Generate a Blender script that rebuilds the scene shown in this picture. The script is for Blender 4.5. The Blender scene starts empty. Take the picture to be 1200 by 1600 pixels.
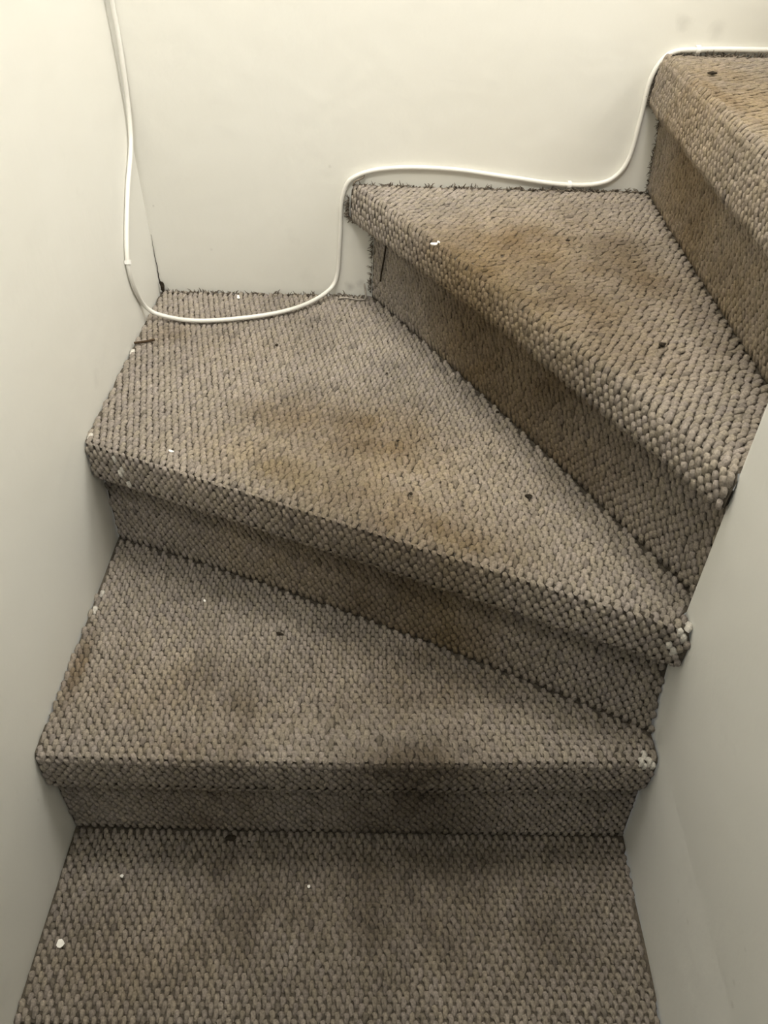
import bpy, math, random
import numpy as np
from mathutils import Vector, Matrix

random.seed(7)
rng = np.random.default_rng(11)
scene = bpy.context.scene
COL = scene.collection

# ------------------------------------------------------------------ camera
cam_data = bpy.data.cameras.new('camera')
cam = bpy.data.objects.new('camera', cam_data)
COL.objects.link(cam)
cR = Vector((0.999755, 0.008394, 0.020473))
cU = Vector((-0.020805, 0.671632, 0.740593))
cF = Vector((0.007534, 0.740837, -0.671642))
m = Matrix((cR, cU, -cF)).transposed().to_4x4()
m.translation = Vector((0.40617, -0.62155, 1.00728))
cam.matrix_world = m
cam_data.sensor_fit = 'VERTICAL'
cam_data.sensor_height = 36.0
cam_data.lens = 1157.82 * 36.0 / 1600.0
cam_data.clip_start = 0.01
scene.camera = cam

# ------------------------------------------------------------------ world, lights, exposure
world = bpy.data.worlds.new('world')
scene.world = world
world.use_nodes = True
bg = world.node_tree.nodes['Background']
bg.inputs['Color'].default_value = (0.92, 0.95, 1.0, 1)
bg.inputs['Strength'].default_value = 0.26


def area_light(name, loc, target, sx, sy, power, color):
    ld = bpy.data.lights.new(name, 'AREA')
    ld.shape = 'RECTANGLE'
    ld.size, ld.size_y = sx, sy
    ld.energy = power
    ld.color = color
    ob = bpy.data.objects.new(name, ld)
    COL.objects.link(ob)
    ob.location = loc
    d = Vector(target) - Vector(loc)
    ob.rotation_euler = d.to_track_quat('-Z', 'Y').to_euler()
    return ob


area_light('landing_window_light', (2.1, 0.25, 1.85), (0.3, 0.4, 0.6), 0.6, 1.0, 22.0, (1.0, 0.975, 0.91))
area_light('front_fill_light', (0.35, -1.40, 3.05), (0.40, 0.45, 0.6), 0.7, 0.5, 35.0, (1.0, 0.965, 0.91))  # unseen light added high behind the camera to brighten the back wall
area_light('overhead_fill_light', (0.42, 0.36, 2.25), (0.42, 0.30, 0.0), 0.4, 0.4, 18.5, (1.0, 0.945, 0.85))  # unseen overhead light added so treads outshine risers and lower steps fall off

scene.view_settings.view_transform = 'Standard'
scene.view_settings.look = 'None'
scene.view_settings.gamma = 1.0
scene.view_settings.use_curve_mapping = False
scene.view_settings.exposure = 0.0

# ------------------------------------------------------------------ measures
H1, H2, H3, H4 = 0.1935, 0.3908, 0.5859, 0.7827
W, D = 0.752, 0.651
YN = -0.085                      # end of the partition wall, round which the stair turns
PILE = 0.0045                    # loops stand this high over the carpet backing


# ------------------------------------------------------------------ materials
def new_mat(name):
    mt = bpy.data.materials.new(name)
    mt.use_nodes = True
    nt = mt.node_tree
    return mt, nt, nt.nodes, nt.links, nt.nodes['Principled BSDF']


def wall_material(name, col_a, col_b, scuff, marks=()):
    mt, nt, N, L, bsdf = new_mat(name)
    tc = N.new('ShaderNodeTexCoord')
    n1 = N.new('ShaderNodeTexNoise')
    n1.inputs['Scale'].default_value = 3.0
    n1.inputs['Detail'].default_value = 4.0
    L.new(tc.outputs['Object'], n1.inputs['Vector'])
    r1 = N.new('ShaderNodeValToRGB')
    r1.color_ramp.elements[0].position = 0.35
    r1.color_ramp.elements[0].color = (*col_a, 1)
    r1.color_ramp.elements[1].position = 0.65
    r1.color_ramp.elements[1].color = (*col_b, 1)
    L.new(n1.outputs['Fac'], r1.inputs['Fac'])
    # faint scuffs and marks in the paint
    n2 = N.new('ShaderNodeTexNoise')
    n2.inputs['Scale'].default_value = 9.0
    n2.inputs['Detail'].default_value = 8.0
    n2.inputs['Roughness'].default_value = 0.65
    L.new(tc.outputs['Object'], n2.inputs['Vector'])
    r2 = N.new('ShaderNodeValToRGB')
    r2.color_ramp.elements[0].position = 0.62
    r2.color_ramp.elements[0].color = (0, 0, 0, 1)
    r2.color_ramp.elements[1].position = 0.80
    r2.color_ramp.elements[1].color = (scuff, scuff, scuff, 1)
    L.new(n2.outputs['Fac'], r2.inputs['Fac'])
    mx = N.new('ShaderNodeMix')
    mx.data_type = 'RGBA'
    L.new(r2.outputs['Color'], mx.inputs['Factor'])
    L.new(r1.outputs['Color'], mx.inputs[6])
    mx.inputs[7].default_value = (0.42, 0.41, 0.38, 1)
    colour = mx.outputs[2]
    # single dirty finger and shoe marks: place, radius, strength
    nm = N.new('ShaderNodeTexNoise')
    nm.inputs['Scale'].default_value = 70.0
    nm.inputs['Detail'].default_value = 4.0
    L.new(tc.outputs['Object'], nm.inputs['Vector'])
    for pos, rad, amt in marks:
        vd = N.new('ShaderNodeVectorMath')
        vd.operation = 'DISTANCE'
        L.new(tc.outputs['Object'], vd.inputs[0])
        vd.inputs[1].default_value = pos
        wob = N.new('ShaderNodeMath')
        wob.operation = 'MULTIPLY_ADD'
        L.new(nm.outputs['Fac'], wob.inputs[0])
        wob.inputs[1].default_value = rad * 1.6
        L.new(vd.outputs['Value'], wob.inputs[2])
        mr = N.new('ShaderNodeMapRange')
        mr.inputs['From Min'].default_value = rad * 0.7
        mr.inputs['From Max'].default_value = rad * 1.75
        mr.inputs['To Min'].default_value = amt
        mr.inputs['To Max'].default_value = 0.0
        L.new(wob.outputs[0], mr.inputs['Value'])
        m2 = N.new('ShaderNodeMix')
        m2.data_type = 'RGBA'
        L.new(mr.outputs['Result'], m2.inputs['Factor'])
        L.new(colour, m2.inputs[6])
        m2.inputs[7].default_value = (0.30, 0.29, 0.26, 1)
        colour = m2.outputs[2]
    L.new(colour, bsdf.inputs['Base Color'])
    bsdf.inputs['Roughness'].default_value = 0.48
    bsdf.inputs['Specular IOR Level'].default_value = 0.35
    n3 = N.new('ShaderNodeTexNoise')
    n3.inputs['Scale'].default_value = 26.0
    n3.inputs['Detail'].default_value = 5.0
    L.new(tc.outputs['Object'], n3.inputs['Vector'])
    bp = N.new('ShaderNodeBump')
    bp.inputs['Strength'].default_value = 0.10
    bp.inputs['Distance'].default_value = 0.01
    L.new(n3.outputs['Fac'], bp.inputs['Height'])
    L.new(bp.outputs['Normal'], bsdf.inputs['Normal'])
    return mt


def yarn_material():
    mt, nt, N, L, bsdf = new_mat('carpet_yarn')
    at = N.new('ShaderNodeAttribute')
    at.attribute_name = 'tint'
    tc = N.new('ShaderNodeTexCoord')
    n1 = N.new('ShaderNodeTexNoise')
    n1.inputs['Scale'].default_value = 420.0
    n1.inputs['Detail'].default_value = 3.0
    L.new(tc.outputs['Object'], n1.inputs['Vector'])
    mr = N.new('ShaderNodeMapRange')
    mr.inputs['From Min'].default_value = 0.3
    mr.inputs['From Max'].default_value = 0.7
    mr.inputs['To Min'].default_value = 0.72
    mr.inputs['To Max'].default_value = 1.22
    L.new(n1.outputs['Fac'], mr.inputs['Value'])
    mx = N.new('ShaderNodeVectorMath')
    mx.operation = 'SCALE'
    L.new(at.outputs['Color'], mx.inputs[0])
    L.new(mr.outputs['Result'], mx.inputs['Scale'])
    L.new(mx.outputs['Vector'], bsdf.inputs['Base Color'])
    bsdf.inputs['Roughness'].default_value = 0.95
    bsdf.inputs['Specular IOR Level'].default_value = 0.12
    bp = N.new('ShaderNodeBump')
    bp.inputs['Strength'].default_value = 0.5
    bp.inputs['Distance'].default_value = 0.002
    L.new(n1.outputs['Fac'], bp.inputs['Height'])
    L.new(bp.outputs['Normal'], bsdf.inputs['Normal'])
    return mt


def plain_material(name, col, rough=0.6, noise=0.15, scale=200.0, spec=0.3):
    mt, nt, N, L, bsdf = new_mat(name)
    tc = N.new('ShaderNodeTexCoord')
    n1 = N.new('ShaderNodeTexNoise')
    n1.inputs['Scale'].default_value = scale
    L.new(tc.outputs['Object'], n1.inputs['Vector'])
    r = N.new('ShaderNodeValToRGB')
    r.color_ramp.elements[0].position = 0.3
    r.color_ramp.elements[1].position = 0.7
    r.color_ramp.elements[0].color = (*[c * (1 - noise) for c in col], 1)
    r.color_ramp.elements[1].color = (*[min(1, c * (1 + noise)) for c in col], 1)
    L.new(n1.outputs['Fac'], r.inputs['Fac'])
    L.new(r.outputs['Color'], bsdf.inputs['Base Color'])
    bsdf.inputs['Roughness'].default_value = rough
    bsdf.inputs['Specular IOR Level'].default_value = spec
    return mt


M_WALL = wall_material('cream_wall_paint', (0.775, 0.762, 0.70), (0.795, 0.785, 0.73), 0.15,
                       [((0.833, D, 0.822), 0.016, 0.28), ((0.885, D, 0.812), 0.018, 0.18), ((0.015, D, 0.541), 0.003, 0.5), ((0.103, D, 0.468), 0.004, 0.25),
                        ((0.0, 0.286, 0.432), 0.016, 0.12), ((0.0, -0.193, 0.134), 0.004, 0.25), ((0.315, D, 0.611), 0.003, 0.25), ((0.345, D, 0.405), 0.012, 0.45),
                        ((0.27, D, 0.42), 0.02, 0.10), ((0.365, D, 0.412), 0.010, 0.35)])
M_WALLR = wall_material('white_wall_paint', (0.765, 0.765, 0.730), (0.785, 0.785, 0.755), 0.15,
                        [((0.749, -0.298, 0.138), 0.0045, 0.30), ((0.748, -0.323, 0.150), 0.005, 0.26), ((0.743, -0.39, 0.276), 0.004, 0.25),
                         ((0.744, -0.402, 0.227), 0.005, 0.25), ((0.744, -0.415, 0.209), 0.005, 0.28), ((0.752, -0.16, 0.10), 0.012, 0.18)])
M_CEIL = plain_material('ceiling_paint', (0.80, 0.79, 0.75), 0.8, 0.03, 4.0)
M_YARN = yarn_material()
M_BACK = plain_material('carpet_backing', (0.10, 0.086, 0.068), 0.95, 0.3, 300.0, 0.05)
M_FRAY = plain_material('frayed_yarn', (0.17, 0.145, 0.115), 0.95, 0.35, 150.0, 0.05)
M_CABLE = plain_material('white_cable_sheath', (0.76, 0.745, 0.69), 0.42, 0.02, 30.0, 0.45)
M_CLIP = plain_material('white_clip_plastic', (0.84, 0.83, 0.79), 0.4, 0.03, 60.0, 0.45)
M_NAIL = plain_material('painted_nail', (0.72, 0.70, 0.66), 0.4, 0.1, 200.0, 0.5)
M_CHIP = plain_material('white_paint_flake', (0.86, 0.84, 0.78), 0.6, 0.05, 200.0)
M_DIRT = plain_material('dark_dirt', (0.035, 0.028, 0.020), 0.9, 0.4, 400.0, 0.1)
M_TWIG = plain_material('brown_twig_bark', (0.075, 0.050, 0.030), 0.85, 0.4, 500.0, 0.1)


# ------------------------------------------------------------------ helpers
def tag(o, label=None, cat=None, group=None, kind=None):
    if label:
        o['label'] = label
    if cat:
        o['category'] = cat
    if group:
        o['group'] = group
    if kind:
        o['kind'] = kind
    return o


def link_mesh(name, verts, faces, mat, parent=None, smooth=False):
    me = bpy.data.meshes.new(name)
    me.from_pydata([tuple(map(float, v)) for v in verts], [], faces)
    me.validate()
    me.update()
    if smooth:
        me.polygons.foreach_set('use_smooth', [True] * len(me.polygons))
    me.materials.append(mat)
    o = bpy.data.objects.new(name, me)
    COL.objects.link(o)
    if parent:
        o.parent = parent
    return o


def link_tris(name, V, F, mat, parent=None, tint=None):
    """big triangle mesh from numpy arrays, smooth shaded, optional colour per vertex"""
    me = bpy.data.meshes.new(name)
    nv, nf = len(V), len(F)
    me.vertices.add(nv)
    me.vertices.foreach_set('co', np.ascontiguousarray(V, dtype=np.float32).ravel())
    me.loops.add(nf * 3)
    me.loops.foreach_set('vertex_index', np.ascontiguousarray(F, dtype=np.int32).ravel())
    me.polygons.add(nf)
    me.polygons.foreach_set('loop_start', np.arange(0, nf * 3, 3, dtype=np.int32))
    me.polygons.foreach_set('use_smooth', np.ones(nf, dtype=bool))
    me.update(calc_edges=True)
    if tint is not None:
        ca = me.color_attributes.new('tint', 'FLOAT_COLOR', 'POINT')
        rgba = np.ones((nv, 4), dtype=np.float32)
        rgba[:, :3] = tint
        ca.data.foreach_set('color', rgba.ravel())
    me.materials.append(mat)
    o = bpy.data.objects.new(name, me)
    COL.objects.link(o)
    if parent:
        o.parent = parent
    return o


def prism(plan, z0, z1):
    n = len(plan)
    v = [(x, y, z0) for x, y in plan] + [(x, y, z1) for x, y in plan]
    f = [tuple(range(n))[::-1], tuple(range(n, 2 * n))]
    for i in range(n):
        j = (i + 1) % n
        f.append((i, j, n + j, n + i))
    return v, f


def catmull(pts, per=10):
    P = [Vector(p) for p in pts]
    out = []
    for i in range(len(P) - 1):
        p0 = P[i - 1] if i else P[0] * 2 - P[1]
        p1, p2 = P[i], P[i + 1]
        p3 = P[i + 2] if i + 2 < len(P) else P[-1] * 2 - P[-2]
        # centripetal-ish: scale tangents by chord so uneven spacing does not loop
        d1 = (p2 - p1).length
        t1 = (p2 - p0) * (d1 / max(1e-6, (p2 - p1).length + (p1 - p0).length))
        t2 = (p3 - p1) * (d1 / max(1e-6, (p3 - p2).length + (p2 - p1).length))
        for k in range(per):
            t = k / per
            h00 = 2 * t**3 - 3 * t**2 + 1
            h10 = t**3 - 2 * t**2 + t
            h01 = -2 * t**3 + 3 * t**2
            h11 = t**3 - t**2
            out.append(p1 * h00 + t1 * h10 + p2 * h01 + t2 * h11)
    out.append(P[-1])
    return out


def tube(path, radius, sides=10, taper=False):
    P = [Vector(p) for p in path]
    verts, faces = [], []
    t = (P[1] - P[0]).normalized()
    ref = Vector((0, 0, 1)) if abs(t.z) < 0.9 else Vector((1, 0, 0))
    a = t.cross(ref).normalized()
    for i, p in enumerate(P):
        if i == 0:
            t = (P[1] - P[0]).normalized()
        elif i == len(P) - 1:
            t = (P[-1] - P[-2]).normalized()
        else:
            t = (P[i + 1] - P[i - 1]).normalized()
        a = (a - t * a.dot(t)).normalized()
        b = t.cross(a)
        r = radius * (1 - 0.75 * i / (len(P) - 1)) if taper else radius
        for k in range(sides):
            w = 2 * math.pi * k / sides
            verts.append(p + a * (r * math.cos(w)) + b * (r * math.sin(w)))
    for i in range(len(P) - 1):
        for k in range(sides):
            k2 = (k + 1) % sides
            faces.append((i * sides + k, i * sides + k2, (i + 1) * sides + k2, (i + 1) * sides + k))
    faces.append(tuple(range(sides))[::-1])
    n0 = (len(P) - 1) * sides
    faces.append(tuple(range(n0, n0 + sides)))
    return verts, faces


# ------------------------------------------------------------------ the setting
ZLOW, ZTOP = -0.60, 3.40
LOWY = -2.00                      # the flight goes on down behind the camera
HIX = 1.75                        # and up to the landing on the right

v, f = prism([(-0.12, LOWY), (0, LOWY), (0, D), (-0.12, D)], ZLOW, ZTOP)
wl = link_mesh('wall_left', v, f, M_WALL)
tag(wl, 'smooth cream painted wall on the left of the stair', 'wall', kind='structure')
v, f = prism([(-0.12, D), (HIX, D), (HIX, D + 0.12), (-0.12, D + 0.12)], ZLOW, ZTOP)
wb = link_mesh('wall_back', v, f, M_WALL)
tag(wb, 'cream painted wall at the back with a white cable along it', 'wall', kind='structure')

# right partition: slightly out of true, its end rounded where the stair turns
def right_plan(lean):
    pl = [(0.704 - lean, LOWY), (0.754 - lean, -0.13)]
    cx, cy, r = 0.753 - lean + 0.010, YN - 0.010, 0.010
    for k in range(6):
        a = math.pi - (math.pi / 2) * k / 5
        pl.append((cx + r * math.cos(a), cy + r * math.sin(a)))
    pl += [(HIX, YN), (HIX, YN - 0.10), (0.86, YN - 0.10), (0.86, LOWY)]
    return pl


def lean_at(z):
    return max(0.0, min(0.035, (z - 0.20) * 0.042))


zs = [ZLOW, 0.20, 0.62, 1.033, ZTOP]
verts, faces = [], []
for z in zs:
    verts += [(x, y, z) for x, y in right_plan(lean_at(z))]
n = len(right_plan(0))
for k in range(len(zs) - 1):
    for i in range(n):
        j = (i + 1) % n
        faces.append((k * n + i, k * n + j, (k + 1) * n + j, (k + 1) * n + i))
faces.append(tuple(range(n))[::-1])
faces.append(tuple(range((len(zs) - 1) * n, len(zs) * n)))
wr = link_mesh('wall_right', verts, [fc[::-1] for fc in faces], M_WALLR)
tag(wr, 'plain white painted partition wall on the right of the stair', 'wall', kind='structure')

v, f = prism([(-0.12, LOWY), (HIX, LOWY), (HIX, D + 0.12), (-0.12, D + 0.12)], ZTOP, ZTOP + 0.05)
ce = link_mesh('ceiling', v, f, M_CEIL)
tag(ce, 'white ceiling over the stairwell', 'ceiling', kind='structure')
v, f = prism([(0, LOWY), (0.70, LOWY), (0.70, -0.95), (0, -0.95)], 2.1, 2.3)  # unseen slab, added to keep the front light off the lower steps
so = link_mesh('shading_slab', v, f, M_CEIL)
tag(so, 'unseen white slab added to shade the lower flight behind the viewer', 'ceiling', kind='structure')
v, f = prism([(0, LOWY), (0.70, LOWY), (0.70, -0.60), (0, -0.60)], -0.45, -0.39)
fl = link_mesh('floor', v, f, M_BACK)
tag(fl, 'dark lower hall floor behind the viewer', 'floor', kind='structure')


def wall_right_x(y, z):
    pl = right_plan(lean_at(z))[:8]
    if y >= YN:
        return 9.0
    for (x0, y0), (x1, y1) in zip(pl, pl[1:]):
        if y0 <= y <= y1:
            return x0 + (x1 - x0) * (y - y0) / max(1e-9, y1 - y0)
    return pl[0][0]


def inside(x, y, z, mg):
    if x < mg or y > D - mg - 0.003 * (mg > 0) or x > HIX - 0.01:
        return False
    if y < YN + mg and x > wall_right_x(min(y, YN - 0.001), z) - mg:
        return False
    return True


# ------------------------------------------------------------------ the carpeted stair
class Step:
    """a step is a riser line (3 plan points), a nosing line (3 plan points), its levels and the overhang"""
    def __init__(s, base, nose, z0, z1, ov, lip=0.078):
        s.z0, s.z1, s.ov, s.lip = z0, z1, ov, lip
        s.O = np.array(nose[0], float)
        e = np.array(nose[2], float) - s.O
        s.len = np.linalg.norm(e)
        s.e = e / s.len
        s.n = np.array([-s.e[1], s.e[0]])
        s.pb = s.fit(base)
        s.pn = s.fit(nose)

    def fit(s, pts):
        q = [((np.array(p) - s.O) @ s.e, (np.array(p) - s.O) @ s.n) for p in pts]
        return np.polyfit([a for a, b in q], [b for a, b in q], 2)

    def ab(s, x, y):
        d = np.array([x, y]) - s.O
        return d @ s.e, d @ s.n

    def base_b(s, a):
        return float(np.polyval(s.pb, a))

    def nose_b(s, a):
        return float(np.polyval(s.pn, a))

    def profile(s, a):
        """(b, z) points of the carpet backing, from riser foot over the nosing onto the tread"""
        B, N, z1 = s.base_b(a), s.nose_b(a), s.z1
        c = N + s.ov
        T = 0.0045
        h = s.lip if isinstance(s.lip, float) else s.lip[0] + (s.lip[1] - s.lip[0]) * max(0.0, min(1.0, a / s.len * 1.9))
        k = [(B + T, s.z0 - 0.006), (B + T, s.z0), (c + (B - c) * 0.45 + T, s.z0 + (z1 - h - s.z0) * 0.55),
             (c + T, z1 - h), (N - 0.001 + s.ov * 0.25 + T, z1 - h * 0.92), (N - 0.006 + T, z1 - h * 0.84), (N - 0.0065 + T, z1 - h * 0.60),
             (N - 0.0055 + T, z1 - max(0.019, h * 0.35)), (N - 0.0035 + T, z1 - 0.0105), (N + 0.0045, z1 - 0.0054), (N + 0.022, z1 - PILE)]
        return k

    def world(s, a, b, z):
        p = s.O + s.e * a + s.n * b
        return (p[0], p[1], z)


steps = [
    Step([(0, -0.62), (0.37, -0.62), (0.747, -0.62)], [(0, -0.635), (0.37, -0.635), (0.747, -0.635)], -0.387, -0.1935, 0.015),
    Step([(0, -0.382), (0.37, -0.382), (0.747, -0.382)], [(0, -0.393), (0.37, -0.393), (0.747, -0.393)], -0.1935, 0.0, 0.010),
    Step([(0, -0.164), (0.379, -0.167), (0.753, -0.165)], [(0, -0.165), (0.42, -0.166), (0.744, -0.157)], 0.0, H1, 0.007),
    Step([(0, 0.203), (0.417, 0.038), (0.756, -0.126)], [(0, 0.193), (0.413, 0.022), (0.740, -0.116)], H1, H2, 0.022, 0.070),
    Step([(0.381, 0.651), (0.654, 0.142), (0.752, -0.055)], [(0.349, 0.651), (0.626, 0.124), (0.733, -0.09)], H2, H3, 0.031, (0.066, 0.050)),
    Step([(0.838, 0.651), (0.824, 0.30), (0.815, -0.048)], [(0.813, 0.651), (0.794, 0.30), (0.778, -0.048)], H3, H4, 0.016),
    Step([(1.085, 0.651), (1.08, 0.30), (1.075, -0.048)], [(1.06, 0.651), (1.055, 0.30), (1.05, -0.048)], H4, H4 + 0.195, 0.016),
]
STEP_LABEL = [
    'lower carpeted step behind the viewer',
    'bottom carpeted step in view, dark and dirty',
    'second step up, straight front, with dark dirty nosing',
    'kite shaped winder step with the cable lying at its back',
    'triangular winder step with worn brown tread',
    'upper step at the top right with sandy worn tread',
    'topmost step towards the landing',
]

# stains, wear and the bottom tread's painted shade: step, x, y, radius along x, radius along y, rotation, strength, kind
STAINS_AND_SHADE = [
    (4, 0.64, 0.34, 0.20, 0.30, -0.2, 0.42, 'brown'), (5, 0.88, 0.30, 0.10, 0.40, 0.0, 0.30, 'brown'), (4, 0.53, 0.36, 0.06, 0.20, 0.5, 0.30, 'dark'),
    (1, 0.45, -0.28, 0.36, 0.16, 0.0, 0.32, 'dark'), (2, 0.60, -0.10, 0.20, 0.10, 0.0, 0.15, 'dark'),  # first, wide blob: grime plus the bottom tread's dimness put into the colour
    (1, 0.424, -0.262, 0.13, 0.08, 0.0, 0.42, 'dark'), (1, 0.259, -0.249, 0.035, 0.035, 0.3, 0.35, 'dark'),
    (1, 0.208, -0.214, 0.02, 0.02, 0.0, 0.35, 'dark'), (1, 0.50, -0.205, 0.20, 0.035, 0.0, 0.35, 'dark'),
    (1, 0.12, -0.33, 0.10, 0.06, 0.0, 0.25, 'tan'), (1, 0.24, -0.30, 0.03, 0.05, 0.2, 0.25, 'dark'),
    (1, 0.62, -0.30, 0.10, 0.06, 0.0, 0.25, 'dark'),
    (2, 0.168, -0.054, 0.035, 0.025, 0.0, 0.35, 'dark'), (2, 0.45, -0.165, 0.085, 0.028, 0.05, 0.62, 'dark'),
    (2, 0.243, -0.110, 0.02, 0.045, 0.1, 0.35, 'dark'), (2, 0.46, -0.048, 0.12, 0.07, -0.3, 0.34, 'brown'),
    (2, 0.188, -0.155, 0.07, 0.018, 0.0, 0.35, 'brown'), (2, 0.30, -0.09, 0.16, 0.05, 0.0, 0.25, 'brown'),
    (2, 0.015, -0.045, 0.010, 0.055, 0.0, 0.70, 'brown'), (2, 0.45, -0.175, 0.10, 0.03, 0.0, 0.30, 'dark'),
    (2, 0.12, -0.06, 0.10, 0.08, 0.0, 0.25, 'tan'),
    (3, 0.412, 0.225, 0.085, 0.07, -0.3, 0.62, 'brown'), (3, 0.273, 0.26, 0.08, 0.06, 0.0, 0.42, 'brown'),
    (3, 0.452, 0.046, 0.13, 0.045, -0.4, 0.50, 'brown'), (3, 0.269, 0.142, 0.11, 0.045, -0.4, 0.40, 'olive'),
    (3, 0.50, 0.005, 0.06, 0.03, -0.4, 0.40, 'olive'), (3, 0.40, 0.16, 0.22, 0.12, -0.4, 0.35, 'tan'),
    (3, 0.40, 0.03, 0.09, 0.03, -0.4, 0.30, 'dark'), (3, 0.18, 0.46, 0.12, 0.10, 0, 0.15, 'tan'),
    (3, 0.05, 0.49, 0.03, 0.03, 0, 0.45, 'brown'),
    (4, 0.583, 0.374, 0.11, 0.13, -0.5, 0.55, 'tan'), (4, 0.67, 0.20, 0.05, 0.12, 0.3, 0.50, 'brown'),
    (4, 0.752, 0.342, 0.05, 0.13, 0.1, 0.50, 'brown'), (4, 0.60, 0.45, 0.09, 0.08, 0, 0.45, 'brown'),
    (4, 0.56, 0.28, 0.03, 0.16, 0.5, 0.50, 'olive'), (4, 0.80, 0.15, 0.03, 0.12, 0, 0.35, 'dark'),
    (5, 0.86, 0.35, 0.09, 0.30, 0.0, 0.60, 'tan'), (5, 0.82, 0.45, 0.015, 0.12, 0.0, 0.35, 'brown'),
]
STAIN_SHADE_COL = {'dark': (0.50, 0.47, 0.43), 'brown': (0.61, 0.54, 0.44), 'tan': (0.93, 0.84, 0.68), 'olive': (0.74, 0.66, 0.48)}
# dabs of white wall paint on the yarn: x, y, z, radius
PAINT = [(0.742, -0.112, H2 - 0.012, 0.013), (0.735, -0.117, H2 - 0.035, 0.010), (0.741, -0.160, H1 - 0.008, 0.012), (0.715, -0.168, H1 - 0.01, 0.008),
         (0.70, -0.166, H1 - 0.012, 0.006), (0.046, 0.176, H2 - 0.015, 0.007), (0.051, 0.168, H2 - 0.040, 0.008), (0.056, 0.166, H2 - 0.055, 0.006),
         (0.006, 0.205, H2, 0.009), (0.006, 0.196, H2 - 0.03, 0.006), (0.006, 0.085, H1, 0.008), (0.005, 0.06, H1, 0.006),
         (0.004, 0.43, H2, 0.008), (0.004, 0.405, H2, 0.007), (0.745, -0.36, 0, 0.005), (0.745, -0.335, 0, 0.005), (0.745, -0.30, 0, 0.004),
         (0.045, -0.172, H1 - 0.055, 0.010), (0.004, -0.22, 0, 0.004), (0.004, -0.27, 0, 0.004), (0.732, -0.083, H3 - 0.002, 0.006),
         (0.005, -0.33, 0, 0.005), (0.005, -0.36, 0, 0.005)]
# where feet have flattened the loops: step, x, y, rx, ry, rot, amount
WEAR = [(5, 0.90, 0.3, 0.16, 0.5, 0, 0.85), (4, 0.62, 0.40, 0.26, 0.36, -0.3, 1.0), (3, 0.40, 0.13, 0.22, 0.13, -0.4, 0.62), (2, 0.42, -0.14, 0.20, 0.06, 0, 0.5),
        (4, 0.78, 0.3, 0.12, 0.4, 0, 0.5), (1, 0.42, -0.27, 0.2, 0.1, 0, 0.25)]


def blob(x, y, cx, cy, rx, ry, rot):
    c, s_ = math.cos(rot), math.sin(rot)
    dx, dy = x - cx, y - cy
    u, w = (c * dx + s_ * dy) / rx, (-s_ * dx + c * dy) / ry
    return np.exp(-(u * u + w * w) * 0.9)


def value_noise(x, y, seed, freq):
    r = np.random.default_rng(seed)
    g = r.random((64, 64))
    fx, fy = (x * freq) % 63, (y * freq) % 63
    ix, iy = fx.astype(int), fy.astype(int)
    tx, ty = fx - ix, fy - iy
    tx, ty = tx * tx * (3 - 2 * tx), ty * ty * (3 - 2 * ty)
    return (g[ix, iy] * (1 - tx) * (1 - ty) + g[ix + 1, iy] * tx * (1 - ty) + g[ix, iy + 1] * (1 - tx) * ty + g[ix + 1, iy + 1] * tx * ty)


# template of one yarn loop: a bowed arch of thick yarn standing on the backing (48 triangles)
SEC, SID = 5, 6
tv, tf = [], []
YR = 0.46                        # yarn radius against the half length of the loop
for q in range(SEC):
    t_ = math.pi * (0.04 + 0.92 * q / (SEC - 1))
    c0 = Vector((0.30 * math.sin(t_) - 0.15, -0.62 * math.cos(t_), 0.62 * math.sin(t_) - 0.06))
    tg = Vector((0.30 * math.cos(t_), 0.62 * math.sin(t_), 0.62 * math.cos(t_))).normalized()
    sd = Vector((1, 0, 0))
    sd = (sd - tg * sd.dot(tg)).normalized()
    up = sd.cross(tg)
    for w in range(SID):
        a_ = 2 * math.pi * w / SID
        tv.append(c0 + sd * (YR * math.cos(a_)) + up * (YR * math.sin(a_)))
for q in range(SEC - 1):
    for w in range(SID):
        w2 = (w + 1) % SID
        a_, b_, c_, d_ = q * SID + w, q * SID + w2, (q + 1) * SID + w2, (q + 1) * SID + w
        tf += [(a_, c_, b_), (a_, d_, c_)]
TV, TF = np.array([tuple(v_) for v_ in tv]), np.array(tf)

DU, DV = 0.0109, 0.0075


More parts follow.
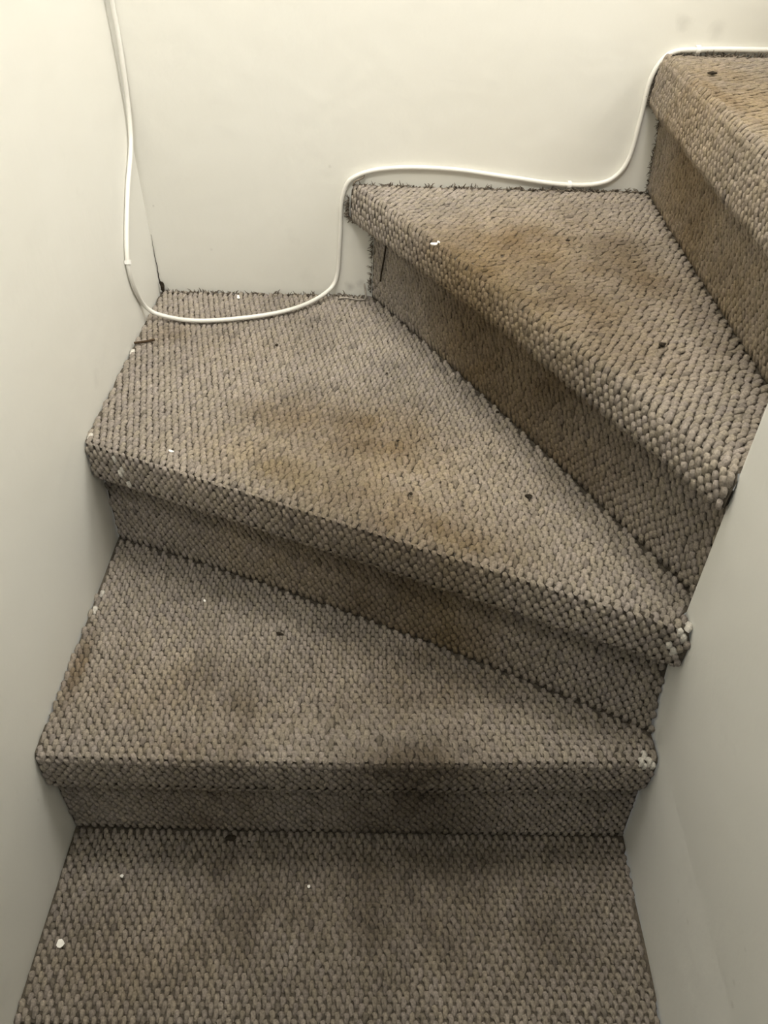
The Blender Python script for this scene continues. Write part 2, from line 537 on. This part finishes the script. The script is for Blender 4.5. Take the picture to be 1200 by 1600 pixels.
def make_loops(name, k, recs, parent, part):
    """recs: list of (pos, U, V, N) frames on the backing of step k"""
    P = np.array([r[0] for r in recs])
    U = np.array([r[1] for r in recs])
    V = np.array([r[2] for r in recs])
    N = np.array([r[3] for r in recs])
    n = len(P)
    x, y, z = P.T
    wear = np.zeros(n)
    for (s, cx, cy, rx, ry, rot, am) in WEAR:
        if s == k:
            wear = np.maximum(wear, am * blob(x, y, cx, cy, rx, ry, rot))
    wear *= 0.75 + 0.5 * value_noise(x + z, y + z, 5, 40)
    wear = np.clip(wear * (1.0 if part == 2 else 0.45), 0, 0.9)
    col = np.tile(np.array([0.288, 0.255, 0.215]), (n, 1))
    # grey-brown heather in the yarn
    t = rng.random(n)
    col *= (0.88 + 0.24 * t)[:, None]
    col[:, 2] *= 0.96 + 0.10 * rng.random(n)
    big = value_noise(x + 3, y + z + 1, 21, 14)
    col *= (0.86 + 0.26 * big)[:, None]
    dirty = rng.random(n) < 0.03
    col[dirty] *= 0.72
    for (s, cx, cy, rx, ry, rot, am, kind) in STAINS_AND_SHADE:
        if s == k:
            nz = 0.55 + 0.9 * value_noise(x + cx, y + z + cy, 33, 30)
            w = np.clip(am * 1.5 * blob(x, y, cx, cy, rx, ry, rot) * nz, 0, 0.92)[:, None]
            col = col * (1 - w) + col * np.array(STAIN_SHADE_COL[kind]) * w
    for (px, py, pz, pr) in PAINT:
        d = np.sqrt((x - px) ** 2 + (y - py) ** 2 + (z - pz) ** 2)
        hit = (d < pr) & (rng.random(n) < 0.75)
        col[hit] = np.array([0.60, 0.57, 0.51]) * (0.85 + 0.2 * rng.random((hit.sum(), 1)))
    hu = 0.0075 * (0.88 + 0.24 * rng.random(n)) * (1 + 0.52 * wear)
    hv = 0.0061 * (0.88 + 0.24 * rng.random(n)) * (1 + 0.40 * wear)
    hh = 0.0060 * (0.82 + 0.34 * rng.random(n)) * (1 - 0.84 * wear)
    spread = (0.14, 0.18, 0.32)[part]
    hv *= (1.22, 1.15, 1.0)[part]
    hu *= (1.02, 1.06, 1.0)[part]
    hh *= (0.80, 0.80, 1.0)[part]
    ang = 0.16 + (spread + 0.9 * wear) * (rng.random(n) - 0.5)
    ca, sa = np.cos(ang), np.sin(ang)
    U2 = U * ca[:, None] + V * sa[:, None]
    V2 = V * ca[:, None] - U * sa[:, None]
    jit = (rng.random((n, 2)) - 0.5) * 0.0018 * (1 + 1.8 * wear)[:, None]
    P = P + U * jit[:, :1] + V * jit[:, 1:]
    lu = 0.25 * (rng.random(n) - 0.5) - 0.12
    lv = 0.25 + 0.3 * rng.random(n)
    T = TV[None, :, :]
    A = (T[..., 0] + lu[:, None] * np.clip(T[..., 2], 0, 1)) * hu[:, None]
    Bv = (T[..., 1] + lv[:, None] * np.clip(T[..., 2], 0, 1)) * hv[:, None]
    Hh = T[..., 2] * hh[:, None]
    X = P[:, None, :] + U2[:, None, :] * A[..., None] + V2[:, None, :] * Bv[..., None] + N[:, None, :] * Hh[..., None]
    nt = len(TV)
    F = (TF[None] + (np.arange(n) * nt)[:, None, None]).reshape(-1, 3)
    tint = np.repeat(col, nt, axis=0)
    return link_tris(name, X.reshape(-1, 3), F, M_YARN, parent, tint)


staircase = bpy.data.objects.new('staircase', None)
COL.objects.link(staircase)
staircase.location = (0, 0, 0)
tag(staircase, 'winding staircase covered in worn grey brown loop pile carpet', 'staircase')

PART_NAMES = ('riser_carpet', 'nosing_carpet', 'tread_carpet')
for k, st in enumerate(steps):
    nxt = steps[k + 1] if k + 1 < len(steps) else None
    e3 = np.array([st.e[0], st.e[1], 0.0])
    amin, amax = -0.55, st.len + 0.45

    def on_tread(x, y, z, mg, tuck=0.0):
        if not inside(x, y, z, mg):
            return False
        if nxt is not None:
            a2, b2 = nxt.ab(x, y)
            if -0.02 < a2 < nxt.len + 0.1 and b2 > nxt.base_b(a2) + tuck:
                return False
            if a2 >= nxt.len + 0.1 and b2 > -0.02:
                return False
        else:
            if x > 1.35:
                return False
        return True

    # ---- solid body of the step with the carpet backing: columns across the step, each cut off by the walls
    na = 360
    A = np.linspace(amin, amax, na)
    bv, bf = [], []
    grid = {}
    for ia, a in enumerate(A):
        prof = st.profile(a)
        for ip, (b, z) in enumerate(prof):
            x, y, zz = st.world(a, b, z)
            if inside(x, y, z, -0.0015) and not (k == 4 and a > st.len + 0.006):
                grid[(ia, ip)] = len(bv)
                bv.append((x, y, zz))
    npf = len(st.profile(0))
    for ia in range(na - 1):
        for ip in range(npf - 1):
            q = [grid.get(t) for t in ((ia, ip), (ia + 1, ip), (ia + 1, ip + 1), (ia, ip + 1))]
            if None not in q:
                bf.append(tuple(q))
            else:
                q3 = [t for t in q if t is not None]
                if len(q3) == 3:
                    bf.append(tuple(q3))
    # tread backing as rows of quads
    nb = 90
    g2 = {}
    Bs = np.linspace(0.0, 0.75, nb)
    for ia, a in enumerate(A):
        for ib, d in enumerate(Bs):
            b = st.nose_b(a) + 0.022 + d
            x, y, zz = st.world(a, b, st.z1 - PILE)
            if on_tread(x, y, zz, -0.0015, 0.012):
                g2[(ia, ib)] = len(bv)
                bv.append((x, y, zz))
    for ia in range(na - 1):
        for ib in range(nb - 1):
            q = [g2.get(t) for t in ((ia, ib), (ia + 1, ib), (ia + 1, ib + 1), (ia, ib + 1))]
            if None not in q:
                bf.append(tuple(q))
            else:
                q3 = [t for t in q if t is not None]
                if len(q3) == 3:
                    bf.append(tuple(q3))
    body = link_mesh('step', bv, bf, M_BACK, staircase)
    tag(body, STEP_LABEL[k])

    # ---- yarn loops
    recs = ([], [], [])
    row_a = np.arange(amin, amax, DU)
    # arc-length rows along the profile in the middle of the step
    mid = st.profile(st.len / 2)
    seg = [math.dist(mid[i], mid[i + 1]) for i in range(len(mid) - 1)]
    cum = np.concatenate([[0], np.cumsum(seg)])
    svals = np.arange(0.009, cum[-1], DV)
    for ir, s in enumerate(svals):
        i = min(len(seg) - 1, int(np.searchsorted(cum, s, side='right') - 1))
        t = (s - cum[i]) / seg[i]
        if i == 3:
            continue
        part = 0 if i < 3 else (1 if i < 9 else 2)
        off = 0.5 * DU * (ir % 2)
        for a0 in row_a:
            a = a0 + off
            pr = st.profile(a)
            (b0, z0), (b1, z1) = pr[i], pr[i + 1]
            b, z = b0 + (b1 - b0) * t, z0 + (z1 - z0) * t
            x, y, zz = st.world(a, b, z)
            if not inside(x, y, zz, (0.0018 if k != 4 or y > 0 else -0.001) + 0.003 * random.random()):
                continue
            if k == 4 and a > st.len + 0.005:
                continue
            tb, tz = b1 - b0, z1 - z0
            ln = math.hypot(tb, tz)
            Vv = np.array([st.n[0] * tb / ln, st.n[1] * tb / ln, tz / ln])
            Nn = np.cross(e3, Vv)
            recs[part].append(((x, y, zz), e3, Vv, Nn))
    nrow0 = len(svals)
    n3 = np.array([st.n[0], st.n[1], 0.0])
    for ir, d in enumerate(np.arange(svals[-1] + DV - cum[-1], 0.75, DV)):
        off = 0.5 * DU * ((ir + nrow0) % 2)
        for a0 in row_a:
            a = a0 + off
            b = st.nose_b(a) + 0.022 + d
            x, y, zz = st.world(a, b, st.z1 - PILE)
            if not on_tread(x, y, zz, 0.0018 + 0.003 * random.random()):
                continue
            recs[2].append(((x, y, zz), e3, n3, np.array([0, 0, 1.0])))
    for nm, rc in zip(PART_NAMES, recs):
        if rc:
            o = make_loops(nm, k, rc, body, PART_NAMES.index(nm))
            tag(o, kind='stuff')

    # ---- frayed yarn ends where the carpet is cut along the back wall and in the corners
    fv, ff = [], []

    def strand(p, d, ln, r):
        p, d = Vector(p), Vector(d).normalized()
        pts = [p]
        for q in range(4):
            d = (d + Vector((random.uniform(-.7, .7), random.uniform(-.5, .3), random.uniform(-.5, .5)))).normalized()
            nx = pts[-1] + d * (ln / 4)
            nx.y = min(nx.y, D - 0.0015)
            pts.append(nx)
        v_, f_ = tube(pts, r, 4, True)
        o_ = len(fv)
        fv.extend(v_)
        ff.extend([tuple(o_ + i for i in fc) for fc in f_])

    spans = {3: (0.004, 0.375, H2), 4: (0.36, 0.832, H3), 5: (0.83, 1.07, H4)}
    if k in spans:
        x0, x1, z = spans[k]
        for q in range(int((x1 - x0) * 750)):
            xx = random.uniform(x0, x1)
            strand((xx, D - random.uniform(0.002, 0.009), z - 0.003), (random.uniform(-1, 1), -0.1, random.uniform(0.0, 0.45)), random.uniform(0.006, 0.013), random.uniform(0.0010, 0.0019))
        # along the riser's cut edge on the back wall
        zlo, zhi = st.z0, st.z1
        if k in (4, 5):
            for q in range(190):
                pr = st.profile(0.012)
                i = random.randint(1, 6)
                t = random.random()
                b = pr[i][0] + (pr[i + 1][0] - pr[i][0]) * t
                z_ = pr[i][1] + (pr[i + 1][1] - pr[i][1]) * t
                a = (D - st.O[1] - st.n[1] * b) / st.e[1]
                x, y, zz = st.world(a, b - 0.002, z_)
                strand((x, D - random.uniform(0.001, 0.006), zz), (-0.5, -0.1, random.uniform(-1, 1)), random.uniform(0.005, 0.012), random.uniform(0.0006, 0.0012))
    if fv:
        o = link_mesh('frayed_edge', fv, ff, M_FRAY, body, True)
        tag(o, 'dark frayed yarn along the cut carpet edge', kind='stuff')

# ------------------------------------------------------------------ the white cable
CR = 0.0037
yb = D - CR - 0.0008
path = [(0.012, yb, 1.9), (0.010, yb, 1.3), (0.0105, yb, 0.95), (0.011, yb, 0.855), (0.0105, yb, 0.765), (0.0055, 0.632, 0.655), (CR + .0008, 0.567, 0.592),
        (CR + .0008, 0.514, 0.533), (CR + .0008, 0.499, 0.503), (CR + .0008, 0.505, 0.464), (0.006, 0.530, 0.420),
        (0.022, 0.536, 0.402), (0.084, 0.525, 0.397), (0.168, 0.538, 0.397), (0.242, 0.568, 0.398), (0.292, 0.612, 0.401),
        (0.320, yb - 0.004, 0.418), (0.330, yb, 0.496), (0.3345, yb, 0.561), (0.350, yb - .001, 0.594), (0.404, yb, 0.611), (0.508, yb, 0.613),
        (0.614, yb, 0.602), (0.709, yb, 0.593), (0.770, yb, 0.600), (0.795, yb, 0.628), (0.801, yb, 0.689), (0.803, yb - .001, 0.752), (0.821, yb, 0.7815),
        (0.862, yb, 0.788), (0.965, yb, 0.790), (1.035, yb, 0.792)]
sm = catmull(path, 12)
v, f = tube(sm, CR, 12)
cable = link_mesh('cable', v, f, M_CABLE, None, True)
tag(cable, 'thin white cable clipped along the wall, dipping onto the winder step', 'cable')


def cable_clip(loc, along, out, label):
    """saddle over the cable, foot beside it and a nail through the foot"""
    root = bpy.data.objects.new('cable_clip', None)
    COL.objects.link(root)
    a, o = Vector(along).normalized(), Vector(out).normalized()
    s = a.cross(o).normalized()
    mtx = Matrix((a, s, o)).transposed().to_4x4()
    mtx.translation = Vector(loc)
    root.matrix_world = mtx
    tag(root, label, 'cable clip', 'white cable clips')
    # saddle: arch strip around the cable (local: x along cable, y sideways, z out of the wall; origin on the wall)
    R0, R1, hw = CR + 0.0002, CR + 0.0017, 0.0030
    sec = []
    for q in range(13):
        w = math.pi * q / 12
        sec.append((math.cos(w), math.sin(w)))
    vv, fc = [], []
    pts = [(R1 * c, CR + R1 * s_) for c, s_ in sec]
    pin = [(R0 * c, CR + R0 * s_) for c, s_ in sec]
    pts = [(R1, 0)] + pts + [(-R1, 0)]
    pin = [(R0, 0)] + pin + [(-R0, 0)]
    nn = len(pts)
    for xx in (-hw, hw):
        for (yy, zz) in pts:
            vv.append((xx, yy, zz))
        for (yy, zz) in pin:
            vv.append((xx, yy, zz))
    for q in range(nn - 1):
        fc.append((q, q + 1, 2 * nn + q + 1, 2 * nn + q))
        fc.append((nn + q, 3 * nn + q, 3 * nn + q + 1, nn + q + 1))
        fc.append((q, nn + q, nn + q + 1, q + 1))
        fc.append((2 * nn + q, 2 * nn + q + 1, 3 * nn + q + 1, 3 * nn + q))
    link_mesh('saddle', vv, fc, M_CLIP, root)
    pl = [(-hw, R1), (hw, R1), (hw, R1 + 0.0052), (hw * 0.5, R1 + 0.0062), (-hw * 0.5, R1 + 0.0062), (-hw, R1 + 0.0052)]
    v_, f_ = prism(pl, 0.0, 0.0052)
    link_mesh('foot', v_, f_, M_CLIP, root)
    pl = [(0.0018 * math.cos(2 * math.pi * q / 10), R1 + 0.0032 + 0.0018 * math.sin(2 * math.pi * q / 10)) for q in range(10)]
    v_, f_ = prism(pl, 0.0052, 0.0068)
    link_mesh('nail', v_, f_, M_NAIL, root)
    return root


cable_clip((0.0008, 0.501, 0.508), (0, 0.35, 1), (1, 0, 0), 'white cable clip on the left wall above the cable bend')
cable_clip((0.709, D - .0008, 0.593), (1, 0, -0.02), (0, -1, 0), 'white cable clip on the back wall above the worn triangular step')
cable_clip((0.862, D - .0008, 0.788), (1, 0, 0.05), (0, -1, 0), 'white cable clip at the top right, above the upper step')


# ------------------------------------------------------------------ crumbs, flakes, twig
def lump(name, loc, size, mat, label, cat, group, stretch=(1, 1, 0.7), rz=0.0):
    import bmesh
    bm = bmesh.new()
    bmesh.ops.create_icosphere(bm, subdivisions=2, radius=1.0)
    for vt in bm.verts:
        vt.co *= 1 + random.uniform(-0.28, 0.22)
        vt.co = Vector((vt.co.x * stretch[0], vt.co.y * stretch[1], vt.co.z * stretch[2])) * size
    me = bpy.data.meshes.new(name)
    bm.to_mesh(me)
    bm.free()
    me.materials.append(mat)
    o = bpy.data.objects.new(name, me)
    COL.objects.link(o)
    o.location = loc
    o.rotation_euler = (0, 0, rz)
    tag(o, label, cat, group)
    return o


def flake(loc, sx, sy, label, rz=0.0, tilt=0.2):
    n = 9
    pl = []
    for q in range(n):
        a = 2 * math.pi * q / n
        r = random.uniform(0.7, 1.1)
        pl.append((sx * r * math.cos(a), sy * r * math.sin(a)))
    v_, f_ = prism(pl, 0.0, 0.0012)
    v_ = [(x, y, z + 0.12 * abs(x)) for x, y, z in v_]
    o = link_mesh('paint_flake', v_, f_, M_CHIP)
    o.location = loc
    o.rotation_euler = (tilt, 0.1, rz)
    tag(o, label, 'paint flake', 'white paint flakes on the carpet')
    return o


PT = 0.0012
flake((0.146, 0.624, H2 + PT), 0.0028, 0.0065, 'long white paint flake behind the cable near the corner', 0.3)
flake((0.476, 0.405, H3 + PT), 0.0062, 0.0030, 'white paint flake on the nosing of the triangular step', 0.25)
flake((0.483, 0.411, H3 + PT), 0.0030, 0.0025, 'tiny white speck touching the flake on the triangular step', 1.0)
flake((0.029, -0.309, 0 + PT), 0.0056, 0.0056, 'round white paint flake on the bottom step by the left wall', 0.1, 0.05)
flake((0.326, -0.237, 0 + PT), 0.0021, 0.0021, 'tiny white speck in the middle of the bottom step', 0.4)
flake((0.082, -0.228, 0 + PT), 0.0026, 0.0024, 'small white speck on the bottom step below its left corner', 0.4)
flake((0.126, 0.169, H2 + PT), 0.0042, 0.0020, 'pale paint sliver near the left end of the winder nosing', -0.3)
flake((0.160, 0.077, H1 + PT), 0.0020, 0.0026, 'tiny white speck on the second step below the winder riser', 0.1)

G = 'dark crumbs on the carpet'
ZC = 0.0015
for (x, y, z, s, str_, rz, lab) in [
    (0.597, 0.093, H2, 0.0040, (1.2, 0.8, 0.6), 0.0, 'largest dark crumb at the right of the winder tread'),
    (0.447, 0.093, H2, 0.0026, (1, 1, 0.7), 0.3, 'dark crumb in the middle of the winder tread near its nosing'),
    (0.431, 0.204, H2, 0.0022, (1.3, 0.8, 0.6), 0.8, 'small dark crumb at the centre of the winder tread'),
    (0.577, 0.279, H2, 0.0026, (1, 1, 0.7), 0.0, 'dark crumb in the crease at the foot of the triangular step'),
    (0.234, 0.458, H2, 0.0026, (1.1, 0.9, 0.7), 0.1, 'dark crumb on the winder tread in front of the cable'),
    (0.415, 0.378, H2, 0.0022, (1, 1, 0.7), 0.2, 'small dark crumb on the winder tread near the triangular riser'),
    (0.726, 0.136, H3, 0.0042, (1.2, 0.9, 0.6), 0.4, 'dark crumb on the triangular step near the right wall'),
    (0.670, 0.430, H3, 0.0026, (1.3, 0.9, 0.6), 0.0, 'small dark crumb on the brown tread below the back wall clip'),
    (0.215, -0.176, 0.0, 0.0060, (1.3, 0.7, 0.5), 0.1, 'flat dark crumb in the crease at the back of the bottom step'),
    (0.274, 0.021, H1, 0.0038, (1.5, 0.5, 0.5), -0.3, 'thin dark crumb on the second step under the winder riser'),
    (0.843, 0.517, H4, 0.0045, (1.4, 0.8, 0.5), 0.0, 'dark crumb on the sandy upper step at the top right'),
]:
    lump('crumb', (x, y, z + ZC), s, M_DIRT, lab, 'crumb', G, str_, rz)

lump('dirt_clump', (0.0065, D - 0.0075, H2 + 0.010), 0.0055, M_DIRT, 'black dirt clump in the corner where the walls meet the carpet', 'dirt', None, (0.8, 0.7, 2.0))

tw = catmull([(0.004, 0.451, H2 + 0.003), (0.014, 0.452, H2 + 0.0042), (0.023, 0.455, H2 + 0.0042), (0.034, 0.463, H2 + 0.0035)], 5)
v, f = tube(tw, 0.0020, 6)
o = link_mesh('twig', v, f, M_TWIG, None, True)
tag(o, 'short dark brown twig on the winder step beside the left wall', 'twig')

# ------------------------------------------------------------------ loose threads, crack in the wall corner
def surf(k, a, i, t, lift):
    pr = steps[k].profile(a)
    b = pr[i][0] + (pr[i + 1][0] - pr[i][0]) * t
    z = pr[i][1] + (pr[i + 1][1] - pr[i][1]) * t
    return steps[k].world(a, b - lift, z)


th = catmull([surf(4, 0.074, 2, 0.75, 0.0065), surf(4, 0.070, 2, 0.25, 0.0075), surf(4, 0.063, 1, 0.85, 0.0075), surf(4, 0.058, 1, 0.60, 0.0065)], 5)
v, f = tube(th, 0.0015, 5)
o = link_mesh('loose_thread', v, f, M_DIRT, None, True)
tag(o, 'dark loose thread hanging on the riser of the triangular step', 'thread')

M_PALE = plain_material('pale_thread', (0.34, 0.31, 0.27), 0.95, 0.2, 200.0, 0.05)
th = catmull([(0.372, D - 0.004, H2 + 0.022), (0.375, D - 0.012, H2 + 0.010), (0.374, D - 0.026, H2 + 0.0035), (0.362, D - 0.029, H2 + 0.003), (0.347, D - 0.024, H2 + 0.003), (0.335, D - 0.022, H2 + 0.003), (0.326, D - 0.027, H2 + 0.003)], 5)
v, f = tube(th, 0.0016, 5)
o = link_mesh('loose_thread', v, f, M_PALE, None, True)
tag(o, 'pale frayed thread lying at the foot of the triangular riser by the back wall', 'thread')

th = catmull([(0.353, D - 0.006, H3 - 0.002), (0.357, D - 0.010, H3 + 0.006), (0.364, D - 0.009, H3 + 0.009), (0.370, D - 0.007, H3 + 0.012), (0.372, D - 0.006, H3 + 0.017), (0.368, D - 0.006, H3 + 0.018)], 5)
v, f = tube(th, 0.0016, 5)
o = link_mesh('loose_thread', v, f, M_FRAY, None, True)
tag(o, 'curled brown thread under the cable at the tip of the triangular step', 'thread')

ck = []
z = H2 + 0.012
while z < H2 + 0.105:
    ck.append((0.0005 + random.uniform(0.0, 0.0018), D - 0.0008 - random.uniform(0.0, 0.001), z))
    z += 0.006
v, f = tube(ck, 0.0009, 5, True)
o = link_mesh('corner_crack', v, f, M_DIRT, wb, True)
tag(o, 'thin dark crack up the wall corner')
